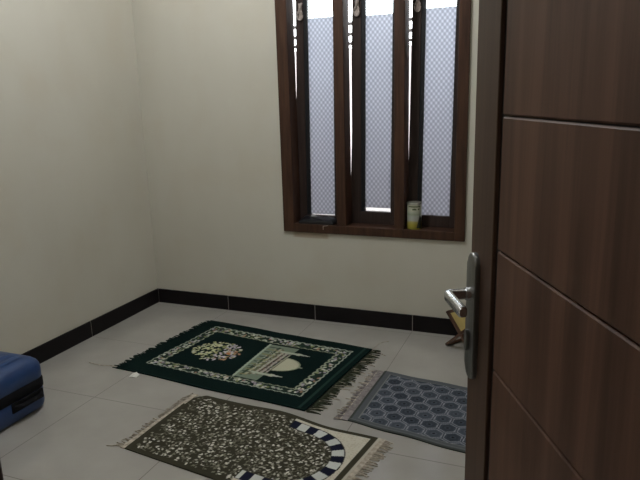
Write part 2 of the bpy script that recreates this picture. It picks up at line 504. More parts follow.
# lever handle on its long plate
def rounded_plate(w, z0, z1, t, n=12):
    r = w/2
    pts = []
    for k in range(n+1):
        a = math.pi*k/n; pts.append((r*math.cos(a), z1-r+r*math.sin(a)))
    for k in range(n+1):
        a = math.pi+math.pi*k/n; pts.append((r*math.cos(a), z0+r+r*math.sin(a)))
    return pts
SX = 0.0045
bm = bmesh.new()
fs = add_prism(bm, [(SX+a, b) for a, b in rounded_plate(0.045, 0.814, 1.053, 0.01)], 0.0, 0.0095, 'y')
es = [e for e in bm.edges if all(abs(v.co.y-0.0095) < 1e-5 for v in e.verts)]
bmesh.ops.bevel(bm, geom=es, offset=0.004, segments=3, profile=0.5, affect='EDGES')
plate = bm_obj('handle_plate', bm, M_STEEL, door, smooth=True)
plate['label'] = 'long round-ended brushed steel plate'
bm = bmesh.new()
LZ = 0.977
add_tube(bm, [(SX, 0.009, LZ), (SX, 0.018, LZ)], [0.0125, 0.0115], 20)
path = [(SX, 0.012, LZ), (SX, 0.038, LZ)]
for k in range(5):
    a = math.pi/2*k/4
    path.append((SX+0.007-0.007*math.cos(a), 0.0435+0.007*math.sin(a), LZ))
path += [(SX+0.05, 0.0508, LZ), (SX+0.080, 0.051, LZ), (SX+0.091, 0.051, LZ), (SX+0.094, 0.051, LZ)]
rad = [0.0075, 0.0075] + [0.0078]*5 + [0.0080, 0.0080, 0.0078, 0.0055]
add_tube(bm, path, rad, 20, flat=1.2, sq=0.6)
bm_obj('lever', bm, M_STEEL2, plate, smooth=True)['label'] = 'polished steel lever'
bm = bmesh.new()
add_prism(bm, [(SX-0.003+a*0.6, b) for a, b in rounded_plate(0.026, 0.868, 0.908, 0.0)], 0.0095, 0.0155, 'y')
bm_obj('keyhole_cover', bm, M_STEEL, plate, smooth=True)

# ------------------------------------------------------------------ ceiling lights, unseen and added for brightness
cl = tag(empty('added_ceiling_light', (1.15, -1.15, RZ)), 'added white globe lamp, out of view close under the ceiling inside the room', 'light')  # unseen lamp, added and placed so the upper walls come out brighter
M_LAMP, nt, N, L, P = mat_nodes('lit_diffuser')
P.inputs['Emission Color'].default_value = (0.955, 0.975, 1.0, 1)
P.inputs['Emission Strength'].default_value = LAMP_STRENGTH
P.inputs['Base Color'].default_value = (0.9, 0.9, 0.88, 1)
M_WHITE = simple_mat('white_enamel', (0.75, 0.75, 0.73, 1), 0.4, noise=0.02)
bm = bmesh.new(); add_lathe(bm, [(0.06, -0.001), (0.06, -0.02), (0.05, -0.03)], n=32)
bm_obj('ceiling_rose', bm, M_WHITE, cl, smooth=True)
bm = bmesh.new(); add_tube(bm, [(0, 0, -0.028), (0, 0, -0.12)], 0.009, 12); add_lathe(bm, [(0.03, -0.10), (0.045, -0.125), (0.045, -0.145)], n=32)
bm_obj('stem', bm, M_WHITE, cl, smooth=True)
bm = bmesh.new(); add_lathe(bm, [(0.12*math.sin(t), -0.26+0.12*math.cos(t)) for t in np.linspace(0.38, 3.10, 24)], n=40)
bm_obj('globe', bm, M_LAMP, cl, smooth=True)
hl = tag(empty('added_ceiling_light', (1.6, -3.75, RZ)), 'added round white ceiling light, out of view in the hallway outside the door', 'light')  # unseen hallway lamp, added to light the door face
M_LAMP2, nt, N, L, P = mat_nodes('lit_hall_diffuser')
P.inputs['Emission Color'].default_value = (1.0, 0.97, 0.92, 1)
P.inputs['Emission Strength'].default_value = HALL_STRENGTH
bm = bmesh.new(); add_lathe(bm, [(0.19, -0.002), (0.19, -0.03), (0.175, -0.032)], n=48)
bm_obj('base', bm, M_WHITE, hl, smooth=True)
bm = bmesh.new(); add_lathe(bm, [(0.172, -0.032), (0.165, -0.055), (0.13, -0.075), (0.07, -0.085), (0.01, -0.088)], n=48)
bm_obj('diffuser', bm, M_LAMP2, hl, smooth=True)

# ------------------------------------------------------------------ outside the window
M_OUT = simple_mat('pinkish_render', (0.56, 0.51, 0.52, 1), 0.85, noise=0.08, nscale=2)
M_BAR = simple_mat('dark_iron', (0.03, 0.025, 0.025, 1), 0.6, noise=0.2)
M_GRND = simple_mat('concrete_ground', (0.35, 0.34, 0.32, 1), 0.9, noise=0.1, nscale=3)
bm = bmesh.new(); add_box(bm, (-6, 0.14, -0.12), (8, 6, -0.02)); structure(bm_obj('ground', bm, M_GRND))
bm = bmesh.new(); add_box(bm, (-5, 1.5, -0.02), (7, 1.62, 1.68))
gw = tag(bm_obj('boundary_wall', bm, M_OUT), 'pale pinkish boundary wall seen through the slits beside the casements', 'wall')
rl = tag(empty('fence_railing', (1.0, 1.56, 1.68)), 'dark iron railing on top of the pale boundary wall outside', 'railing')
for z in (1.72, 1.79, 1.87):
    bm = bmesh.new(); add_box(bm, (-5-1.0, -0.012, z-1.68-0.012), (6, 0.012, z-1.68+0.012)); bm_obj('rail', bm, M_BAR, rl)
for x in (-4, -2, 0, 2, 4):
    bm = bmesh.new(); add_box(bm, (x-0.32, -0.015, 0), (x-0.29, 0.015, 0.2)); bm_obj('post', bm, M_BAR, rl)

# ------------------------------------------------------------------ rugs
def rug_material(name, rough=0.95, bump=0.6, scale=420):
    mt, nt, N, L, P = mat_nodes(name)
    at = N.new('ShaderNodeAttribute'); at.attribute_name = 'weave'
    tc = N.new('ShaderNodeTexCoord')
    nz = N.new('ShaderNodeTexNoise'); nz.inputs['Scale'].default_value = scale; nz.inputs['Detail'].default_value = 2
    L.new(tc.outputs['Object'], nz.inputs['Vector'])
    mr = N.new('ShaderNodeMapRange'); mr.inputs['To Min'].default_value = 0.75; mr.inputs['To Max'].default_value = 1.25
    L.new(nz.outputs['Fac'], mr.inputs['Value'])
    mx = N.new('ShaderNodeVectorMath'); mx.operation = 'SCALE'
    L.new(at.outputs['Color'], mx.inputs[0]); L.new(mr.outputs['Result'], mx.inputs['Scale'])
    L.new(mx.outputs['Vector'], P.inputs['Base Color'])
    bp = N.new('ShaderNodeBump'); bp.inputs['Strength'].default_value = bump; bp.inputs['Distance'].default_value = 0.002
    L.new(nz.outputs['Fac'], bp.inputs['Height']); L.new(bp.outputs['Normal'], P.inputs['Normal'])
    P.inputs['Roughness'].default_value = rough
    P.inputs['Specular IOR Level'].default_value = 0.08
    P.inputs['Sheen Weight'].default_value = 0.0
    return mt

def rug_surface(name, mat, fl, fr, br, bl, paint, edge=None, step=0.0034, th=0.007, wave=0.0016, seed=0, mapper=None, round_r=0.0):
    """top: a fine grid over four floor corners, coloured by the woven pattern; sides drop to the floor"""
    fl, fr, br, bl = [np.array(c, float) for c in (fl, fr, br, bl)]
    W = (np.linalg.norm(fr-fl) + np.linalg.norm(br-bl))/2
    D = (np.linalg.norm(bl-fl) + np.linalg.norm(br-fr))/2
    nu, nv = int(W/step)+1, int(D/step)+1
    u, v = np.meshgrid(np.linspace(0, 1, nu), np.linspace(0, 1, nv), indexing='ij')
    P = ((1-u)*(1-v))[..., None]*fl + (u*(1-v))[..., None]*fr + (u*v)[..., None]*br + ((1-u)*v)[..., None]*bl
    dv = (bl-fl)/np.linalg.norm(bl-fl); du = (fr-fl)/np.linalg.norm(fr-fl)
    if edge is not None:
        eu, ev = edge(u, v)
        P = P + ev[..., None]*dv + eu[..., None]*du
    if round_r > 0:      # rounded corners
        X = (u-0.5)*W; Y = (v-0.5)*D
        cx, cy = W/2-round_r, D/2-round_r
        dx, dy = np.abs(X)-cx, np.abs(Y)-cy
        mk = (dx > 0) & (dy > 0)
        mxd = np.maximum(dx, dy); ln = np.hypot(dx, dy)+1e-9
        k = np.where(mk, mxd/ln, 1.0)
        ddx, ddy = np.where(mk, dx*k-dx, 0)*np.sign(X), np.where(mk, dy*k-dy, 0)*np.sign(Y)
        P = P + ddx[..., None]*du + ddy[..., None]*dv
    rs = np.random.default_rng(seed)
    z = np.full_like(u, th)
    for _ in range(5):
        a, b, c = rs.uniform(2, 9), rs.uniform(2, 7), rs.uniform(0, 6.28)
        z += wave/5*np.sin(a*u*W*3+b*v*D*3+c)
    col = paint(u*W, v*D, W, D, P)
    verts = np.concatenate([P, z[..., None]], -1).reshape(-1, 3)
    idx = np.arange(nu*nv).reshape(nu, nv)
    quads = np.stack([idx[:-1, :-1], idx[1:, :-1], idx[1:, 1:], idx[:-1, 1:]], -1).reshape(-1, 4)
    ring = np.concatenate([idx[:, 0], idx[-1, 1:], idx[-2::-1, -1], idx[0, -2:0:-1]])
    n0 = len(verts)
    low = verts[ring].copy(); low[:, 2] = 0.0006
    verts = np.concatenate([verts, low])
    n = len(ring)
    k = np.arange(n)
    side = np.stack([ring, n0+k, n0+(k+1) % n, ring[(k+1) % n]], -1)
    faces = np.concatenate([quads, side]).tolist()
    cols = np.concatenate([col.reshape(-1, 3), col.reshape(-1, 3)[ring]])
    o = link_mesh(name, verts.tolist(), faces, mat, smooth=False)
    me = o.data
    ca = me.color_attributes.new('weave', 'FLOAT_COLOR', 'POINT')
    ca.data.foreach_set('color', np.concatenate([cols, np.ones((len(cols), 1))], 1).astype(np.float32).ravel())
    o['_wd'] = (W, D)
    del o['_wd']
    return o

def lin(r, g, b, k=1.0):
    return np.array(srgb(r, g, b, k)[:3])

def put(col, mask, c, a=1.0):
    mk = (mask*a)[..., None] if mask.dtype != bool else (mask.astype(float)*a)[..., None]
    col[:] = col*(1-mk) + np.asarray(c)*mk

def ell(X, Y, cx, cy, a, b, ang):
    c, s = math.cos(ang), math.sin(ang)
    x, y = X-cx, Y-cy
    return ((x*c+y*s)/a)**2 + ((-x*s+y*c)/b)**2 < 1

def fringe(name, mat, p0, p1, out, parent, n, length, width, th=0.0022, band=0.0, jitter=0.35, seed=1, sway=0.0):
    """loose yarn ends along one edge p0-p1, all pointing roughly along out"""
    rs = random.Random(seed)
    p0, p1, out = Vector((*p0, 0)), Vector((*p1, 0)), Vector((*out, 0)).normalized()
    along = (p1-p0).normalized()
    bm = bmesh.new()
    if band > 0:
        h = 0.0045
        q = [p0, p1, p1+out*band, p0+out*band]
        a = [bm.verts.new((c.x, c.y, h)) for c in q]; b = [bm.verts.new((c.x, c.y, 0.0006)) for c in q]
        bm.faces.new(a)
        for i in range(4): bm.faces.new((a[i], b[i], b[(i+1) % 4], a[(i+1) % 4]))
    for i in range(n):
        base = p0.lerp(p1, (i+0.5+rs.uniform(-0.4, 0.4))/n) + out*(band*0.8)
        Ln = length*rs.uniform(0.6, 1.15)
        d = (out + along*(rs.uniform(-jitter, jitter)+sway)).normalized()
        bend = rs.uniform(-0.5, 0.5)*jitter
        w = width*rs.uniform(0.6, 1.2)
        prev = None
        hz = rs.uniform(0.0, 0.0035)
        for k in range(5):
            t = k/4
            c = base + d*(Ln*t) + along*(bend*Ln*t*t)
            ww = w*(1-0.55*t)
            zt = 0.0022 + th*(1-0.5*t) + hz*math.sin(math.pi*t)
            r = [bm.verts.new((*(c-along*ww/2).xy, 0.0007+hz*math.sin(math.pi*t)*0.6)), bm.verts.new((*(c-along*ww/4).xy, zt)),
                 bm.verts.new((*(c+along*ww/4).xy, zt)), bm.verts.new((*(c+along*ww/2).xy, 0.0007+hz*math.sin(math.pi*t)*0.6))]
            if prev:
                for j in range(3): bm.faces.new((prev[j], prev[j+1], r[j+1], r[j]))
                bm.faces.new((prev[3], prev[0], r[0], r[3]))
            prev = r
    return bm_obj(name, bm, mat, parent)

def thread(name, mat, pts, parent, r=0.0012):
    bm = bmesh.new(); add_tube(bm, [(x, y, r+0.0008+dz) for x, y, dz in pts], r, 6)
    return bm_obj(name, bm, mat, parent)

M_RUG = rug_material('pile_rug', 0.95, 0.6, 420)
M_FLAT = rug_material('flatwoven_rug', 0.95, 0.35, 520)

# --- green rug with the mosque
GK = 2.5
def paint_green(X, Y, W, D, P):
    rs = np.random.default_rng(5)
    col = np.zeros(X.shape+(3,)); col[:] = (0.0032, 0.0120, 0.0112)
    big = 0.5+0.5*np.sin(X*9+np.sin(Y*7)*1.3)*np.sin(Y*11+1.0)
    col *= (0.9+0.2*big)[..., None]
    u, v = X/W, Y/D
    fo = (u > .088) & (u < .926) & (v > .135) & (v < .892)
    fi = (u > .150) & (u < .868) & (v > .212) & (v < .806)
    dx = np.minimum(np.abs(u-.088), np.abs(u-.926))*W; dy = np.minimum(np.abs(v-.135), np.abs(v-.892))*D
    pal = [(0.50, 0.52, 0.40), (0.46, 0.50, 0.42), (0.36, 0.31, 0.37), (0.12, 0.16, 0.07), (0.02, 0.05, 0.035), (0.62, 0.63, 0.55),
           (0.66, 0.66, 0.56), (0.38, 0.24, 0.17), (0.26, 0.30, 0.13), (0.50, 0.45, 0.52), (0.010, 0.025, 0.022)]
    band = fo & ~fi
    put(col, band, (0.020, 0.036, 0.026))
    # flowers and leaves of the border
    cells = []
    for _ in range(2300):
        cx, cy = rs.uniform(.08, .935)*W, rs.uniform(.125, .9)*D
        uu, vv = cx/W, cy/D
        if not ((.10 < uu < .915 and .15 < vv < .878) and not (.140 < uu < .878 and .200 < vv < .818)): continue
        a, b = rs.uniform(.006, .013), rs.uniform(.0045, .008)
        put(col, ell(X, Y, cx, cy, a, b, rs.uniform(0, 3.14)), np.array(pal[rs.integers(len(pal))])*rs.uniform(.75, 1.1))
    # scalloped pale outlines
    sc = .0035*np.sin(X*150)+.0035*np.sin(Y*150)
    def rect_line(u0, u1, v0, v1, w):
        d = np.maximum(np.maximum(u0*W-X, X-u1*W), np.maximum(v0*D-Y, Y-v1*D))
        return np.abs(d+sc) < w
    put(col, rect_line(.092, .922, .140, .887, .0042), (0.42, 0.48, 0.40), .9)
    put(col, rect_line(.147, .871, .208, .810, .0036), (0.40, 0.44, 0.32), .8)
    # bouquet
    for _ in range(300):
        r, t = math.sqrt(rs.uniform(0, 1)), rs.uniform(0, 6.283)
        cx, cy = (.312+.130*r*math.cos(t))*W, (.505+.155*r*math.sin(t))*D
        uu, vv = cx/W, cy/D
        if uu < .28 and rs.uniform() < .35: continue
        if uu > .355 and vv < .57 and rs.uniform() < .35: c = (0.50, 0.30, 0.18)
        elif uu > .33 and rs.uniform() < .55: c = (0.58, 0.53, 0.60)
        elif uu < .30 and rs.uniform() < .6: c = (0.58, 0.60, 0.36)
        else: c = [(0.58, 0.58, 0.48), (0.14, 0.18, 0.08), (0.01, 0.03, 0.025), (0.40, 0.40, 0.2)][rs.integers(4)]
        put(col, ell(X, Y, cx, cy, rs.uniform(.006, .013), rs.uniform(.004, .008), rs.uniform(0, 3.14)), np.array(c)*rs.uniform(.8, 1.15))
    put(col, ell(X, Y, .385*W, .50*D, .013, .010, 0), (0.50, 0.20, 0.07))
    # mosque front
    u0 = .552-.082*(v-.228)
    bld = (u > u0) & (u < .672) & (v > .225) & (v < .775)
    put(col, bld, (0.20, 0.25, 0.19))
    trim = np.abs(u-u0) < .006
    put(col, trim & (v > .22) & (v < .78), (0.40, 0.48, 0.38))
    rowc = [(.575, (0.05, 0.07, 0.04)), (.592, (0.450, 0.435, 0.300)), (.607, (0.16, 0.14, 0.08)), (.622, (0.495, 0.465, 0.390)), (.636, (0.10, 0.06, 0.05)),
            (.648, (0.450, 0.405, 0.360)), (.660, (0.05, 0.04, 0.04)), (.670, (0.420, 0.390, 0.300))]
    for uu, c in rowc:
        w = .0065 if uu < .655 else .004
        lim = .25 + max(0, (uu-.58))*1.1
        put(col, (np.abs(u-uu) < w) & (v > lim) & (v < 1-lim), c, .9)
    for k in range(12):
        vv = .27+.042*k
        put(col, (np.abs(v-vv) < .007) & (u > u0+.012) & (u < .60), (0.03, 0.05, 0.04) if k % 2 else (0.26, 0.25, 0.12), .8)
    for _ in range(130):
        cx, cy = rs.uniform(.56, .668)*W, rs.uniform(.3, .72)*D
        put(col, ell(X, Y, cx, cy, .006, .003, 1.57), np.array(pal[rs.integers(len(pal))])*.9, .8)
    dome = (((u-.676)/.100)**2 + ((v-.498)/.103)**2 < 1) & (u > .676)
    put(col, dome, (0.52, 0.51, 0.38))
    edge_ = (np.abs(np.sqrt(((u-.676)/.100)**2 + ((v-.498)/.103)**2)-1) < .045) & (u > .676)
    put(col, edge_, (0.30, 0.33, 0.22))
    for vv in (.69, .325):
        put(col, (np.abs(v-vv) < .013) & (u > .60) & (u < .71), (0.44, 0.48, 0.38))
        put(col, (np.abs(v-vv) < .018) & (np.abs(u-.705) < .008), (0.48, 0.50, 0.40))
        put(col, (np.abs(v-vv) < .013*np.clip((.772-u)/.06, 0, 1)) & (u > .71), (0.50, 0.52, 0.45))
    put(col, (np.abs(v-.498) < .006) & (u > .775) & (u < .795), (0.3, 0.32, 0.24))
    # selvedge line near the right end
    put(col, np.abs(u-.968) < .006, (0.022, 0.05, 0.04), .8)
    put(col, v < .010, (0.006, 0.018, 0.016))
    return col
GFL, GFR, GBR, GBL = (0.437, -0.969), (1.523, -1.068), (1.607, -0.347), (0.545, -0.225)
green = rug_surface('prayer_rug', M_RUG, GFL, GFR, GBR, GBL, paint_green, seed=1, th=0.008,
                    edge=lambda u, v: (0*u, .004*np.sin(u*9)))
tag(green, 'dark green prayer rug woven with a cream-domed mosque and flower border', 'rug', None)
M_GF = simple_mat('green_yarn', (0.038, 0.045, 0.028, 1), 0.95, spec=0.1, noise=0.5, nscale=60)
M_GF2 = simple_mat('dark_green_yarn', (0.012, 0.022, 0.017, 1), 0.95, spec=0.1, noise=0.4, nscale=60)
M_TAN = simple_mat('pale_yarn', (0.44, 0.39, 0.325, 1), 0.95, spec=0.1, noise=0.3, nscale=60)
M_GREYYARN = simple_mat('mauve_grey_yarn', (0.25, 0.225, 0.225, 1), 0.95, spec=0.1, noise=0.3, nscale=60)
gd = (0.991, -0.10)
fringe('fringe', M_GF, GFR, GBR, gd, green, 78, 0.060, 0.009, band=0.012, jitter=0.25, seed=3, sway=0.12)
fringe('fringe', M_GF2, GFL, GBL, (-0.99, 0.12), green, 60, 0.034, 0.012, band=0.004, jitter=0.3, seed=4)
pf = fringe('fringe', M_TAN, GFR, GBR, gd, green, 17, 0.080, 0.0045, band=0.006, jitter=0.35, seed=5, sway=0.1)
pf['label'] = 'pale stray yarn ends'
thread('loose_thread', M_TAN, [(0.43, -0.952, .001), (0.39, -0.95, 0), (0.345, -0.962, 0), (0.30, -0.962, 0), (0.25, -0.953, 0)], green, 0.0016)
thread('loose_thread', M_TAN, [(1.60, -0.352, .002), (1.615, -0.31, 0), (1.612, -0.265, 0), (1.632, -0.225, 0), (1.66, -0.205, 0)], green, 0.0012)

# --- olive rug with the striped arch
def paint_olive(X, Y, W, D, P):
    rs = np.random.default_rng(9)
    OL = np.array((0.046, 0.043, 0.029))
    CREAM = np.array((0.62, 0.59, 0.50))
    col = np.zeros(X.shape+(3,)); col[:] = OL
    u, v = X/W, Y/D
    # leafy field: vines first, then leaves
    F = [(0.66, 0.64, 0.57), (0.54, 0.52, 0.45), (0.72, 0.70, 0.63), (0.30, 0.29, 0.23), (0.20, 0.20, 0.15), (0.40, 0.39, 0.33)]
    for _ in range(900):
        cx, cy = rs.uniform(.03*W, .9*W), rs.uniform(.05*D, .95*D)
        put(col, ell(X, Y, cx, cy, rs.uniform(.008, .014), .0017, rs.uniform(0, 3.14)), (0.20, 0.19, 0.15), .8)
    gx = .0180
    nu, nv = int(W/gx), int(D/gx)
    for i in range(nu+1):
        for j in range(nv+1):
            cx, cy = (i+rs.uniform(.1, .9))*gx, (j+rs.uniform(.1, .9))*gx
            if cx < .028 or cy < .026 or cy > D-.026 or rs.uniform() < .26: continue
            c = np.array(F[rs.integers(len(F))])
            a0 = rs.uniform(0, 6.28)
            s = rs.uniform(.42, .86)
            put(col, ell(X, Y, cx, cy, .0098*s, .0050*s, a0), c)
            if rs.uniform() < .55:
                ox, oy = .0080*s*math.cos(a0+1.2), .0080*s*math.sin(a0+1.2)
                put(col, ell(X, Y, cx+ox, cy+oy, .0064*s, .0034*s, a0+1.3), c*.92)
    # arch
    uc, vc, RO, RI = .70*W, .503*D, .213, .163
    st = .585*W
    dy = Y-vc
    rad = np.where(X > uc, np.hypot(X-uc, dy), np.abs(dy))
    outside = (X > st) & (rad > RO)
    put(col, outside, CREAM)
    sp = .5+.5*np.sin(X*260+np.sin(Y*190)*2)*np.sin(Y*240+np.sin(X*150)*2)
    put(col, outside & (sp > .72), CREAM*np.array((.86, .82, .76)))
    band = (X > st) & (rad <= RO) & (rad >= RI)
    ang = np.arctan2(dy, np.maximum(X-uc, 1e-6))
    s_arc = np.where(X > uc, ang*.193, np.sign(dy)*(math.pi/2*.193 + (uc-X)))
    per = .0835
    ph = ((s_arc+10*per+per*.62)/per) % 1.0
    put(col, band, (0.60, 0.62, 0.60))
    put(col, band & (ph < .5), (0.011, 0.013, 0.030))
    put(col, (X > st) & (np.abs(rad-RO) < .0022), (0.035, 0.032, 0.03))
    put(col, (X > st) & (np.abs(rad-RI) < .0018), (0.06, 0.06, 0.045))
    put(col, (np.abs(X-st) < .002) & (rad <= RO) & (rad >= RI), (0.04, 0.04, 0.03))
    # border
    bd = (Y < .020) | (Y > D-.020) | (X < .020) | ((X > W-.036) & (X < W-.012))
    put(col, bd, OL*1.12)
    put(col, X >= W-.012, (0.50, 0.47, 0.40))
    return col
OFL, OFR, OBR, OBL = (0.965, -1.564), (1.815, -1.679), (1.893, -1.174), (0.984, -1.073)
olive = rug_surface('prayer_rug', M_FLAT, OFL, OFR, OBR, OBL, paint_olive, seed=2, th=0.005, wave=.002, step=0.003, round_r=0.0,
                    edge=lambda u, v: (0.020*np.exp(-((1-u)/.3)**2)*0 + .030*np.exp(-(u/.06)**2)*np.exp(-((1-v)/.05)**2),
                                       v*(.022*np.exp(-((u-.5)/.14)**2) - .009*np.exp(-((u-.76)/.11)**2) - .020*np.exp(-(u/.025)**2))))
tag(olive, 'olive prayer rug with cream leaves and a navy and white striped arch', 'rug')
fringe('fringe', M_TAN, OFL, (OBL[0]+.012, OBL[1]-.012), (-.99, .04), olive, 60, 0.034, 0.0045, band=0.022, jitter=0.35, seed=6)
fringe('fringe', M_TAN, OFR, OBR, (.99, -.12), olive, 64, 0.046, 0.0075, band=0.020, jitter=0.3, seed=7)
thread('loose_thread', M_TAN, [(0.95, -1.556, .001), (0.925, -1.55, 0), (0.905, -1.565, 0), (0.882, -1.57, 0)], olive, 0.0022)
thread('loose_thread', M_TAN, [(0.945, -1.548, .001), (0.92, -1.54, 0), (0.905, -1.537, 0)], olive, 0.0022)

# --- grey blue rug of hexagons
A0, A1, A2 = np.array((1.818, -0.680)), np.array((0.0757, -0.0056)), np.array((0.0313, -0.0643))
def paint_blue(X, Y, W, D, P):
    GR = np.array((0.098, 0.110, 0.122))
    col = np.zeros(X.shape+(3,)); col[:] = GR
    inv = np.linalg.inv(np.stack([A1, A2], 1))
    q = np.einsum('ij,uvj->uvi', inv, P-A0)
    i, j = q[..., 0], q[..., 1]
    xx, yy = i+.5*j, j*.8660254
    best = np.full(X.shape, 9.0); bi = np.zeros(X.shape, int); bj = np.zeros(X.shape, int)
    for a in (-1, 0, 1):
        for b in (-1, 0, 1):
            ci, cj = np.round(i)+a, np.round(j)+b
            dx, dy = xx-(ci+.5*cj), yy-cj*.8660254
            d = np.maximum(np.abs(dx), np.abs(dx)*.5+np.abs(dy)*.8660254)
            m_ = d < best
            best = np.where(m_, d, best); bi = np.where(m_, ci, bi).astype(int); bj = np.where(m_, cj, bj).astype(int)
    h = (np.sin(bi*12.9898+bj*78.233)*43758.5453) % 1.0
    inn = (X > .037) & (Y > .036) & (Y < D-.030)
    base = np.array((0.070, 0.084, 0.108)) + (h[..., None]-.5)*np.array((0.040, 0.043, 0.050))
    cell = base.copy()
    dx, dy = 0, 0
    put(cell, best < .30, 0); cell = np.where((best < .30)[..., None], base*.78, base)
    cell = np.where((best < .16)[..., None], base*1.05, cell)
    cell = np.where((best < .075)[..., None], np.array((0.018, 0.020, 0.026)), cell)
    cell = np.where((best > .405)[..., None], np.array((0.26, 0.27, 0.31)), cell)
    cell = np.where((best > .462)[..., None], base*.95, cell)
    col = np.where(inn[..., None], cell, col)
    ln = np.maximum(np.maximum(.037-X, .036-Y), Y-(D-.030))
    put(col, np.abs(ln) < .0028, (0.19, 0.20, 0.20))
    put(col, (Y < .012) | (X < .010), (0.058, 0.066, 0.062))
    put(col, (Y > .016) & (Y < .020), (0.16, 0.17, 0.165))
    return col
BFL, BFR, BBR, BBL = (1.722, -1.083), (2.49, -1.213), (2.51, -0.674), (1.742, -0.580)
blue = rug_surface('prayer_rug', M_FLAT, BFL, BFR, BBR, BBL, paint_blue, seed=3, th=0.006, step=0.003,
                   edge=lambda u, v: (0*u, .0028*np.sin(u*19+1)*np.where(v > .5, v, 1-v)))
tag(blue, 'grey blue rug of woven hexagons, partly hidden behind the door', 'rug')
fringe('fringe', M_GREYYARN, BFL, BBL, (-.99, .0), blue, 62, 0.034, 0.0085, band=0.030, jitter=0.3, seed=8)
pf = fringe('fringe', M_TAN, (BFL[0]-.03, BFL[1]), (BBL[0]-.03, BBL[1]), (-.99, .05), blue, 26, 0.040, 0.006, band=0.005, jitter=0.4, seed=9)
pf['label'] = 'pale yarn ends'

# ------------------------------------------------------------------ blue suitcase lying flat
def rrect(x0, x1, y0, y1, r, n=10):
    pts = []
    for cx, cy, a0 in ((x1-r, y1-r, 0), (x0+r, y1-r, 90), (x0+r, y0+r, 180), (x1-r, y0+r, 270)):
        for k in range(n+1):
            a = math.radians(a0+90*k/n); pts.append((cx+r*math.cos(a), cy+r*math.sin(a)))
    return pts

def shell(bm, levels, x0, x1, y0, y1, r, top_fill=True, ribs=True, n=10):
    """levels: (inset, z); stacked rounded rectangles closed by a grid-like fan"""
    rings = []
    for ins, z in levels:
        rr = max(r-ins*0.55, 0.012)
        rings.append([bm.verts.new((px, py, z)) for px, py in rrect(x0+ins, x1-ins, y0+ins, y1-ins, rr, n)])
    m_ = len(rings[0])
    for a, b in zip(rings[:-1], rings[1:]):
        for k in range(m_):
            bm.faces.new((a[k], a[(k+1) % m_], b[(k+1) % m_], b[k]))
    bm.faces.new(rings[-1])
    bm.faces.new(rings[0][::-1])

SX0, SX1, SY0_, SY1_ = 0.020, 0.402, -2.00, -1.370
case = tag(empty('suitcase', (0.21, -1.716, 0)), 'bright blue hard-shell suitcase lying flat against the left wall', 'suitcase')
M_BLUE = simple_mat('blue_hard_shell', (0.012, 0.048, 0.165, 1), 0.4, spec=0.5, noise=0.14, nscale=14, bump=0.12, coat=0.2)
M_BLK = simple_mat('black_plastic', (0.007, 0.007, 0.009, 1), 0.7, spec=0.15, noise=0.1, nscale=30)
M_CHROME = simple_mat('shiny_zip_pull', (0.6, 0.6, 0.6, 1), 0.25, metal=1.0, noise=0.05)
ox, oy = 0.21, -1.716
lx0, lx1, ly0, ly1 = SX0-ox, SX1-ox, SY0_-oy, SY1_-oy
bm = bmesh.new()
shell(bm, [(0.004, 0.146), (0.0, 0.151), (-0.001, 0.188), (0.002, 0.206), (0.009, 0.221), (0.024, 0.235), (0.045, 0.246), (0.075, 0.252), (0.078, 0.252)], lx0, lx1, ly0, ly1, 0.055)
up = bm_obj('upper_shell', bm, M_BLUE, case, smooth=True)
# raised ribs moulded along the lid
bm = bmesh.new()
for k in range(5):
    cx = lx0+0.075+0.058*k
    prof = [(-0.017, 0.0), (-0.011, 0.005), (0.011, 0.005), (0.017, 0.0)]
    ya, yb = ly0+0.085, ly1-0.085
    L0 = [bm.verts.new((cx+a*.6, ya-0.012, 0.2515)) for a, b in prof]
    L1 = [bm.verts.new((cx+a, ya+0.010, 0.2515+b)) for a, b in prof]
    L2 = [bm.verts.new((cx+a, yb-0.010, 0.2515+b)) for a, b in prof]
    L3 = [bm.verts.new((cx+a*.6, yb+0.012, 0.2515)) for a, b in prof]
    for A_, B_ in ((L0, L1), (L1, L2), (L2, L3)):
        for i in range(3): bm.faces.new((A_[i], A_[i+1], B_[i+1], B_[i]))
o = bm_obj('ribs', bm, M_BLUE, up, smooth=True)
bm = bmesh.new()
shell(bm, [(0.016, 0.006), (0.008, 0.010), (0.003, 0.020), (0.0, 0.035), (0.0, 0.060), (0.0, 0.096), (0.004, 0.101)], lx0, lx1, ly0, ly1, 0.055)
low = bm_obj('lower_shell', bm, M_BLUE, case, smooth=True)
bm = bmesh.new()
shell(bm, [(0.002, 0.100), (-0.003, 0.106), (-0.003, 0.140), (0.002, 0.147)], lx0, lx1, ly0, ly1, 0.055)
bm_obj('zip_band', bm, M_BLK, case, smooth=True)
# side carry handle and its recess on the face towards the room
bm = bmesh.new()
add_box(bm, (lx1-0.004, ly1-0.205, 0.055), (lx1+0.005, ly1-0.035, 0.100), 0.004)
add_tube(bm, [(lx1+0.003, ly1-0.190, 0.080), (lx1+0.016, ly1-0.175, 0.078), (lx1+0.018, ly1-0.12, 0.077), (lx1+0.016, ly1-0.065, 0.078), (lx1+0.003, ly1-0.050, 0.080)], [0.009, 0.010, 0.0105, 0.010, 0.009], 10)
bm_obj('carry_handle', bm, M_BLK, case, smooth=True)
for yy in (ly0+0.06, ly1-0.06):
    for xx in (lx0+0.07, lx1-0.07):
        bm = bmesh.new(); add_box(bm, (xx-0.016, yy-0.016, 0.0), (xx+0.016, yy+0.016, 0.008), 0.003)
        bm_obj('foot', bm, M_BLK, case)

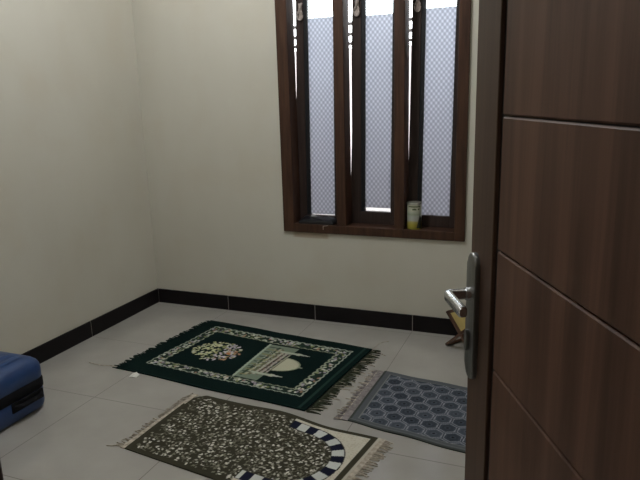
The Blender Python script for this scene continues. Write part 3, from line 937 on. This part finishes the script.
# ------------------------------------------------------------------ things on the window sill
can = tag(empty('drink_powder_can', (1.742, 0.033, SILL)), 'small cream and yellow tin can standing on the window sill in the right opening', 'can')
M_CAN, nt, N, L, P = mat_nodes('printed_can_label')
tc = N.new('ShaderNodeTexCoord'); sep = N.new('ShaderNodeSeparateXYZ'); L.new(tc.outputs['Object'], sep.inputs['Vector'])
nz = N.new('ShaderNodeTexNoise'); nz.inputs['Scale'].default_value = 55; L.new(tc.outputs['Object'], nz.inputs['Vector'])
ad = N.new('ShaderNodeMath'); ad.operation = 'MULTIPLY_ADD'; ad.inputs[1].default_value = 0.012; L.new(nz.outputs['Fac'], ad.inputs[0]); L.new(sep.outputs['Z'], ad.inputs[2])
mr = N.new('ShaderNodeMapRange'); mr.inputs['From Min'].default_value = 0.006; mr.inputs['From Max'].default_value = 0.146; L.new(ad.outputs[0], mr.inputs['Value'])
rp = N.new('ShaderNodeValToRGB'); cr = rp.color_ramp; cr.interpolation = 'LINEAR'
cr.elements[0].position = 0.0; cr.elements[0].color = (0.34, 0.30, 0.04, 1)
cr.elements[1].position = 1.0; cr.elements[1].color = (0.42, 0.42, 0.31, 1)
for pz, c in ((.20, (0.50, 0.43, 0.07, 1)), (.30, (0.52, 0.48, 0.18, 1)), (.36, (0.48, 0.49, 0.46, 1)), (.52, (0.44, 0.46, 0.42, 1)), (.60, (0.32, 0.36, 0.27, 1)), (.68, (0.44, 0.46, 0.37, 1)), (.76, (0.50, 0.51, 0.40, 1))):
    e = cr.elements.new(pz); e.color = c
L.new(mr.outputs['Result'], rp.inputs['Fac']); L.new(rp.outputs['Color'], P.inputs['Base Color'])
P.inputs['Roughness'].default_value = 0.35
M_TIN = simple_mat('tin_rim', (0.40, 0.40, 0.36, 1), 0.35, metal=0.8, noise=0.1)
M_DARKPRINT = simple_mat('dark_print', (0.02, 0.025, 0.015, 1), 0.4, noise=0.2)
M_OLVPRINT = simple_mat('olive_print', (0.10, 0.12, 0.06, 1), 0.4, noise=0.2)
bm = bmesh.new(); add_lathe(bm, [(0.038, 0.0), (0.0400, 0.003), (0.0400, 0.134), (0.039, 0.136)], n=40)
body = bm_obj('body', bm, M_CAN, can, smooth=True)
bm = bmesh.new(); add_lathe(bm, [(0.0395, 0.136), (0.0415, 0.1365), (0.0415, 0.146), (0.040, 0.148), (0.037, 0.1475), (0.036, 0.143), (0.001, 0.143)], n=40)
bm_obj('lid', bm, M_TIN, can, smooth=True)
def can_print(poly, mt, name):
    """printed figure wrapped round the can: poly in (angle from the camera side in degrees, height)"""
    a0 = math.degrees(math.atan2(CP.y-0.033, CP.x-1.742))
    bm = bmesh.new()
    xs_ = [p[0] for p in poly]; lo, hi = min(xs_), max(xs_)
    cols = []
    for k in range(17):
        a = lo+(hi-lo)*k/16
        zs = []
        n = len(poly)
        for i in range(n):
            (xa, za), (xb, zb) = poly[i], poly[(i+1) % n]
            if min(xa, xb) <= a <= max(xa, xb) and abs(xb-xa) > 1e-6:
                zs.append(za+(zb-za)*(a-xa)/(xb-xa))
        t = math.radians(a0+a)
        cols.append([bm.verts.new((0.0404*math.cos(t), 0.0404*math.sin(t), z)) for z in (min(zs), max(zs)+1e-5)])
    for p, q in zip(cols[:-1], cols[1:]):
        bm.faces.new((p[0], q[0], q[1], p[1]))
    return bm_obj(name, bm, mt, body, recalc=True)
can_print([(18, 0.008), (72, 0.004), (70, 0.055), (50, 0.078), (38, 0.060), (30, 0.040)], M_DARKPRINT, 'printed_figure')
can_print([(-18, 0.108), (18, 0.108), (16, 0.116), (0, 0.119), (-16, 0.115)], M_OLVPRINT, 'printed_word')
can_print([(28, 0.109), (42, 0.109), (42, 0.117), (28, 0.117)], M_OLVPRINT, 'printed_word')
can_print([(-50, 0.124), (50, 0.124), (50, 0.131), (-50, 0.131)], M_OLVPRINT, 'printed_line')

pouch = tag(empty('flat_pouch', (1.165, 0.035, SILL)), 'black flat pouch lying on the window sill in the left opening', 'pouch')
M_POUCH = simple_mat('black_nylon', (0.006, 0.0065, 0.009, 1), 0.38, noise=0.2, nscale=25, bump=0.3)
bm = bmesh.new()
nx, ny = 24, 12
g = [[None]*(ny+1) for _ in range(nx+1)]
for i in range(nx+1):
    for j in range(ny+1):
        x = -0.115+0.230*i/nx; y = -0.040+0.080*j/ny
        ex = min(1, (1-abs(2*i/nx-1))*5); ey = min(1, (1-abs(2*j/ny-1))*3.5)
        h = 0.010 + (0.013+0.015*(j/ny))*math.sqrt(max(0, ex*ey)) + 0.003*math.sin(i*.9+j*.5)*ex*ey
        g[i][j] = bm.verts.new((x*(1-.06*abs(2*j/ny-1)), y, h))
for i in range(nx):
    for j in range(ny): bm.faces.new((g[i][j], g[i+1][j], g[i+1][j+1], g[i][j+1]))
ring = [g[i][0] for i in range(nx+1)]+[g[nx][j] for j in range(1, ny+1)]+[g[i][ny] for i in range(nx-1, -1, -1)]+[g[0][j] for j in range(ny-1, 0, -1)]
lowr = [bm.verts.new((v.co.x*.98, v.co.y*.98, 0.0005)) for v in ring]
for k in range(len(ring)): bm.faces.new((ring[k], lowr[k], lowr[(k+1) % len(ring)], ring[(k+1) % len(ring)]))
bm.faces.new(lowr)
pb = bm_obj('body', bm, M_POUCH, pouch, smooth=True)
bm = bmesh.new(); add_tube(bm, [(-0.108, -0.040, 0.020), (-0.05, -0.0415, 0.021), (0.05, -0.0415, 0.021), (0.108, -0.040, 0.020)], 0.0022, 6)
bm_obj('zip', bm, M_BLK, pouch)
M_TISSUE = simple_mat('grey_tissue', (0.30, 0.30, 0.31, 1), 0.9, noise=0.15, nscale=40)
ts = empty('tissue_scrap', (1.135, 0.046, SILL+0.038))
tag(ts, 'small crumpled grey tissue scrap on top of the black pouch', 'tissue')
bm = bmesh.new()
bmesh.ops.create_icosphere(bm, subdivisions=3, radius=1)
for v in bm.verts:
    n_ = 0.75+0.25*math.sin(v.co.x*7+v.co.y*5)*math.sin(v.co.z*6+v.co.x*4)
    v.co = Vector((v.co.x*0.024*n_, v.co.y*0.012*n_, v.co.z*0.008*n_))
bm_obj('sheet', bm, M_TISSUE, ts, smooth=True)
bm = bmesh.new()
add_tube(bm, [(1.245, -0.0165, 0.602-0.010), (1.232, -0.019, 0.600-0.010), (1.218, -0.019, 0.598-0.010), (1.2165, -0.0185, 0.582), (1.216, -0.0165, 0.566)], 0.0019, 6)
hk = bm_obj('hook_latch', bm, M_RUST)
tag(hk, 'little bent wire hook on the window frame below the black pouch', 'hook')

# ------------------------------------------------------------------ folding stand behind the door handle
stand = tag(empty('folding_book_stand', (2.098, -0.16, 0)), 'brown wooden folding stand with a yellow panel, on the floor behind the door handle', 'stand')
M_STAND = wood_mat('brown_stand_wood', (0.055, 0.022, 0.012, 1), (0.10, 0.045, 0.026, 1), rough=0.4)
M_YEL = simple_mat('yellow_lining', (0.46, 0.36, 0.13, 1), 0.7, noise=0.12, nscale=20)
ang = math.radians(-38)
stand.rotation_euler = (0, 0, ang)
def board(sign, name):
    """one leaf: from a foot on one side up through the crossing to the arm on the other side"""
    bm = bmesh.new()
    half, hgt, t = 0.105, 0.190, 0.0065
    ln = math.hypot(2*half, hgt); d = Vector((-sign*2*half/ln, 0, hgt/ln)); nrm = Vector((hgt/ln, 0, sign*2*half/ln))*t
    base = Vector((sign*half, 0, 0.004))
    def bar(s0, s1, ya, yb, mi=0, tt=1.0):
        q = []
        for s, y in ((s0, ya), (s1, ya), (s1, yb), (s0, yb)):
            c = base+d*(s*ln)+Vector((0, y, 0)); q.append((c-nrm*tt, c+nrm*tt))
        vs_ = [[bm.verts.new(a), bm.verts.new(b)] for a, b in q]
        bm.faces.new([v[0] for v in vs_]); bm.faces.new([v[1] for v in vs_][::-1])
        for i in range(4):
            bm.faces.new((vs_[i][0], vs_[i][1], vs_[(i+1) % 4][1], vs_[(i+1) % 4][0]))
    wy = 0.085
    bar(0.0, 0.46, -wy, -wy+0.016); bar(0.0, 0.46, wy-0.016, wy); bar(0.0, 0.06, -wy, wy)
    bar(0.46, 0.54, -wy, wy)
    bar(0.54, 1.0, -wy, -wy+0.014); bar(0.54, 1.0, wy-0.014, wy); bar(0.94, 1.0, -wy, wy)
    leaf = bm_obj(name, bm, M_STAND, stand)
    bm = bmesh.new()
    bar(0.54, 0.94, -wy+0.014, wy-0.014, 0, 0.55)
    p_ = bm_obj('panel', bm, M_YEL, leaf)
    p_['label'] = 'yellow panel'
    return leaf
board(1, 'leaf'); board(-1, 'leaf')

# ------------------------------------------------------------------ paper scrap by the green rug
M_PAPER = simple_mat('white_paper', (0.80, 0.80, 0.76, 1), 0.8, noise=0.05)
bm = bmesh.new()
pts = [(-0.020, -0.016, .001), (0.002, -0.016, .004), (0.020, -0.010, .001), (0.024, 0.012, .008), (0.002, 0.018, .016), (-0.018, 0.010, .008)]
cv = bm.verts.new((0.002, 0.0, 0.012))
rv = [bm.verts.new(p) for p in pts]
for i in range(len(rv)): bm.faces.new((cv, rv[i], rv[(i+1) % len(rv)]))
sc_ = bm_obj('paper_scrap', bm, M_PAPER, recalc=False, loc=(0.585, -1.015, 0.0012))
tag(sc_, 'tiny crumpled white paper scrap on the floor by the green rug', 'paper')
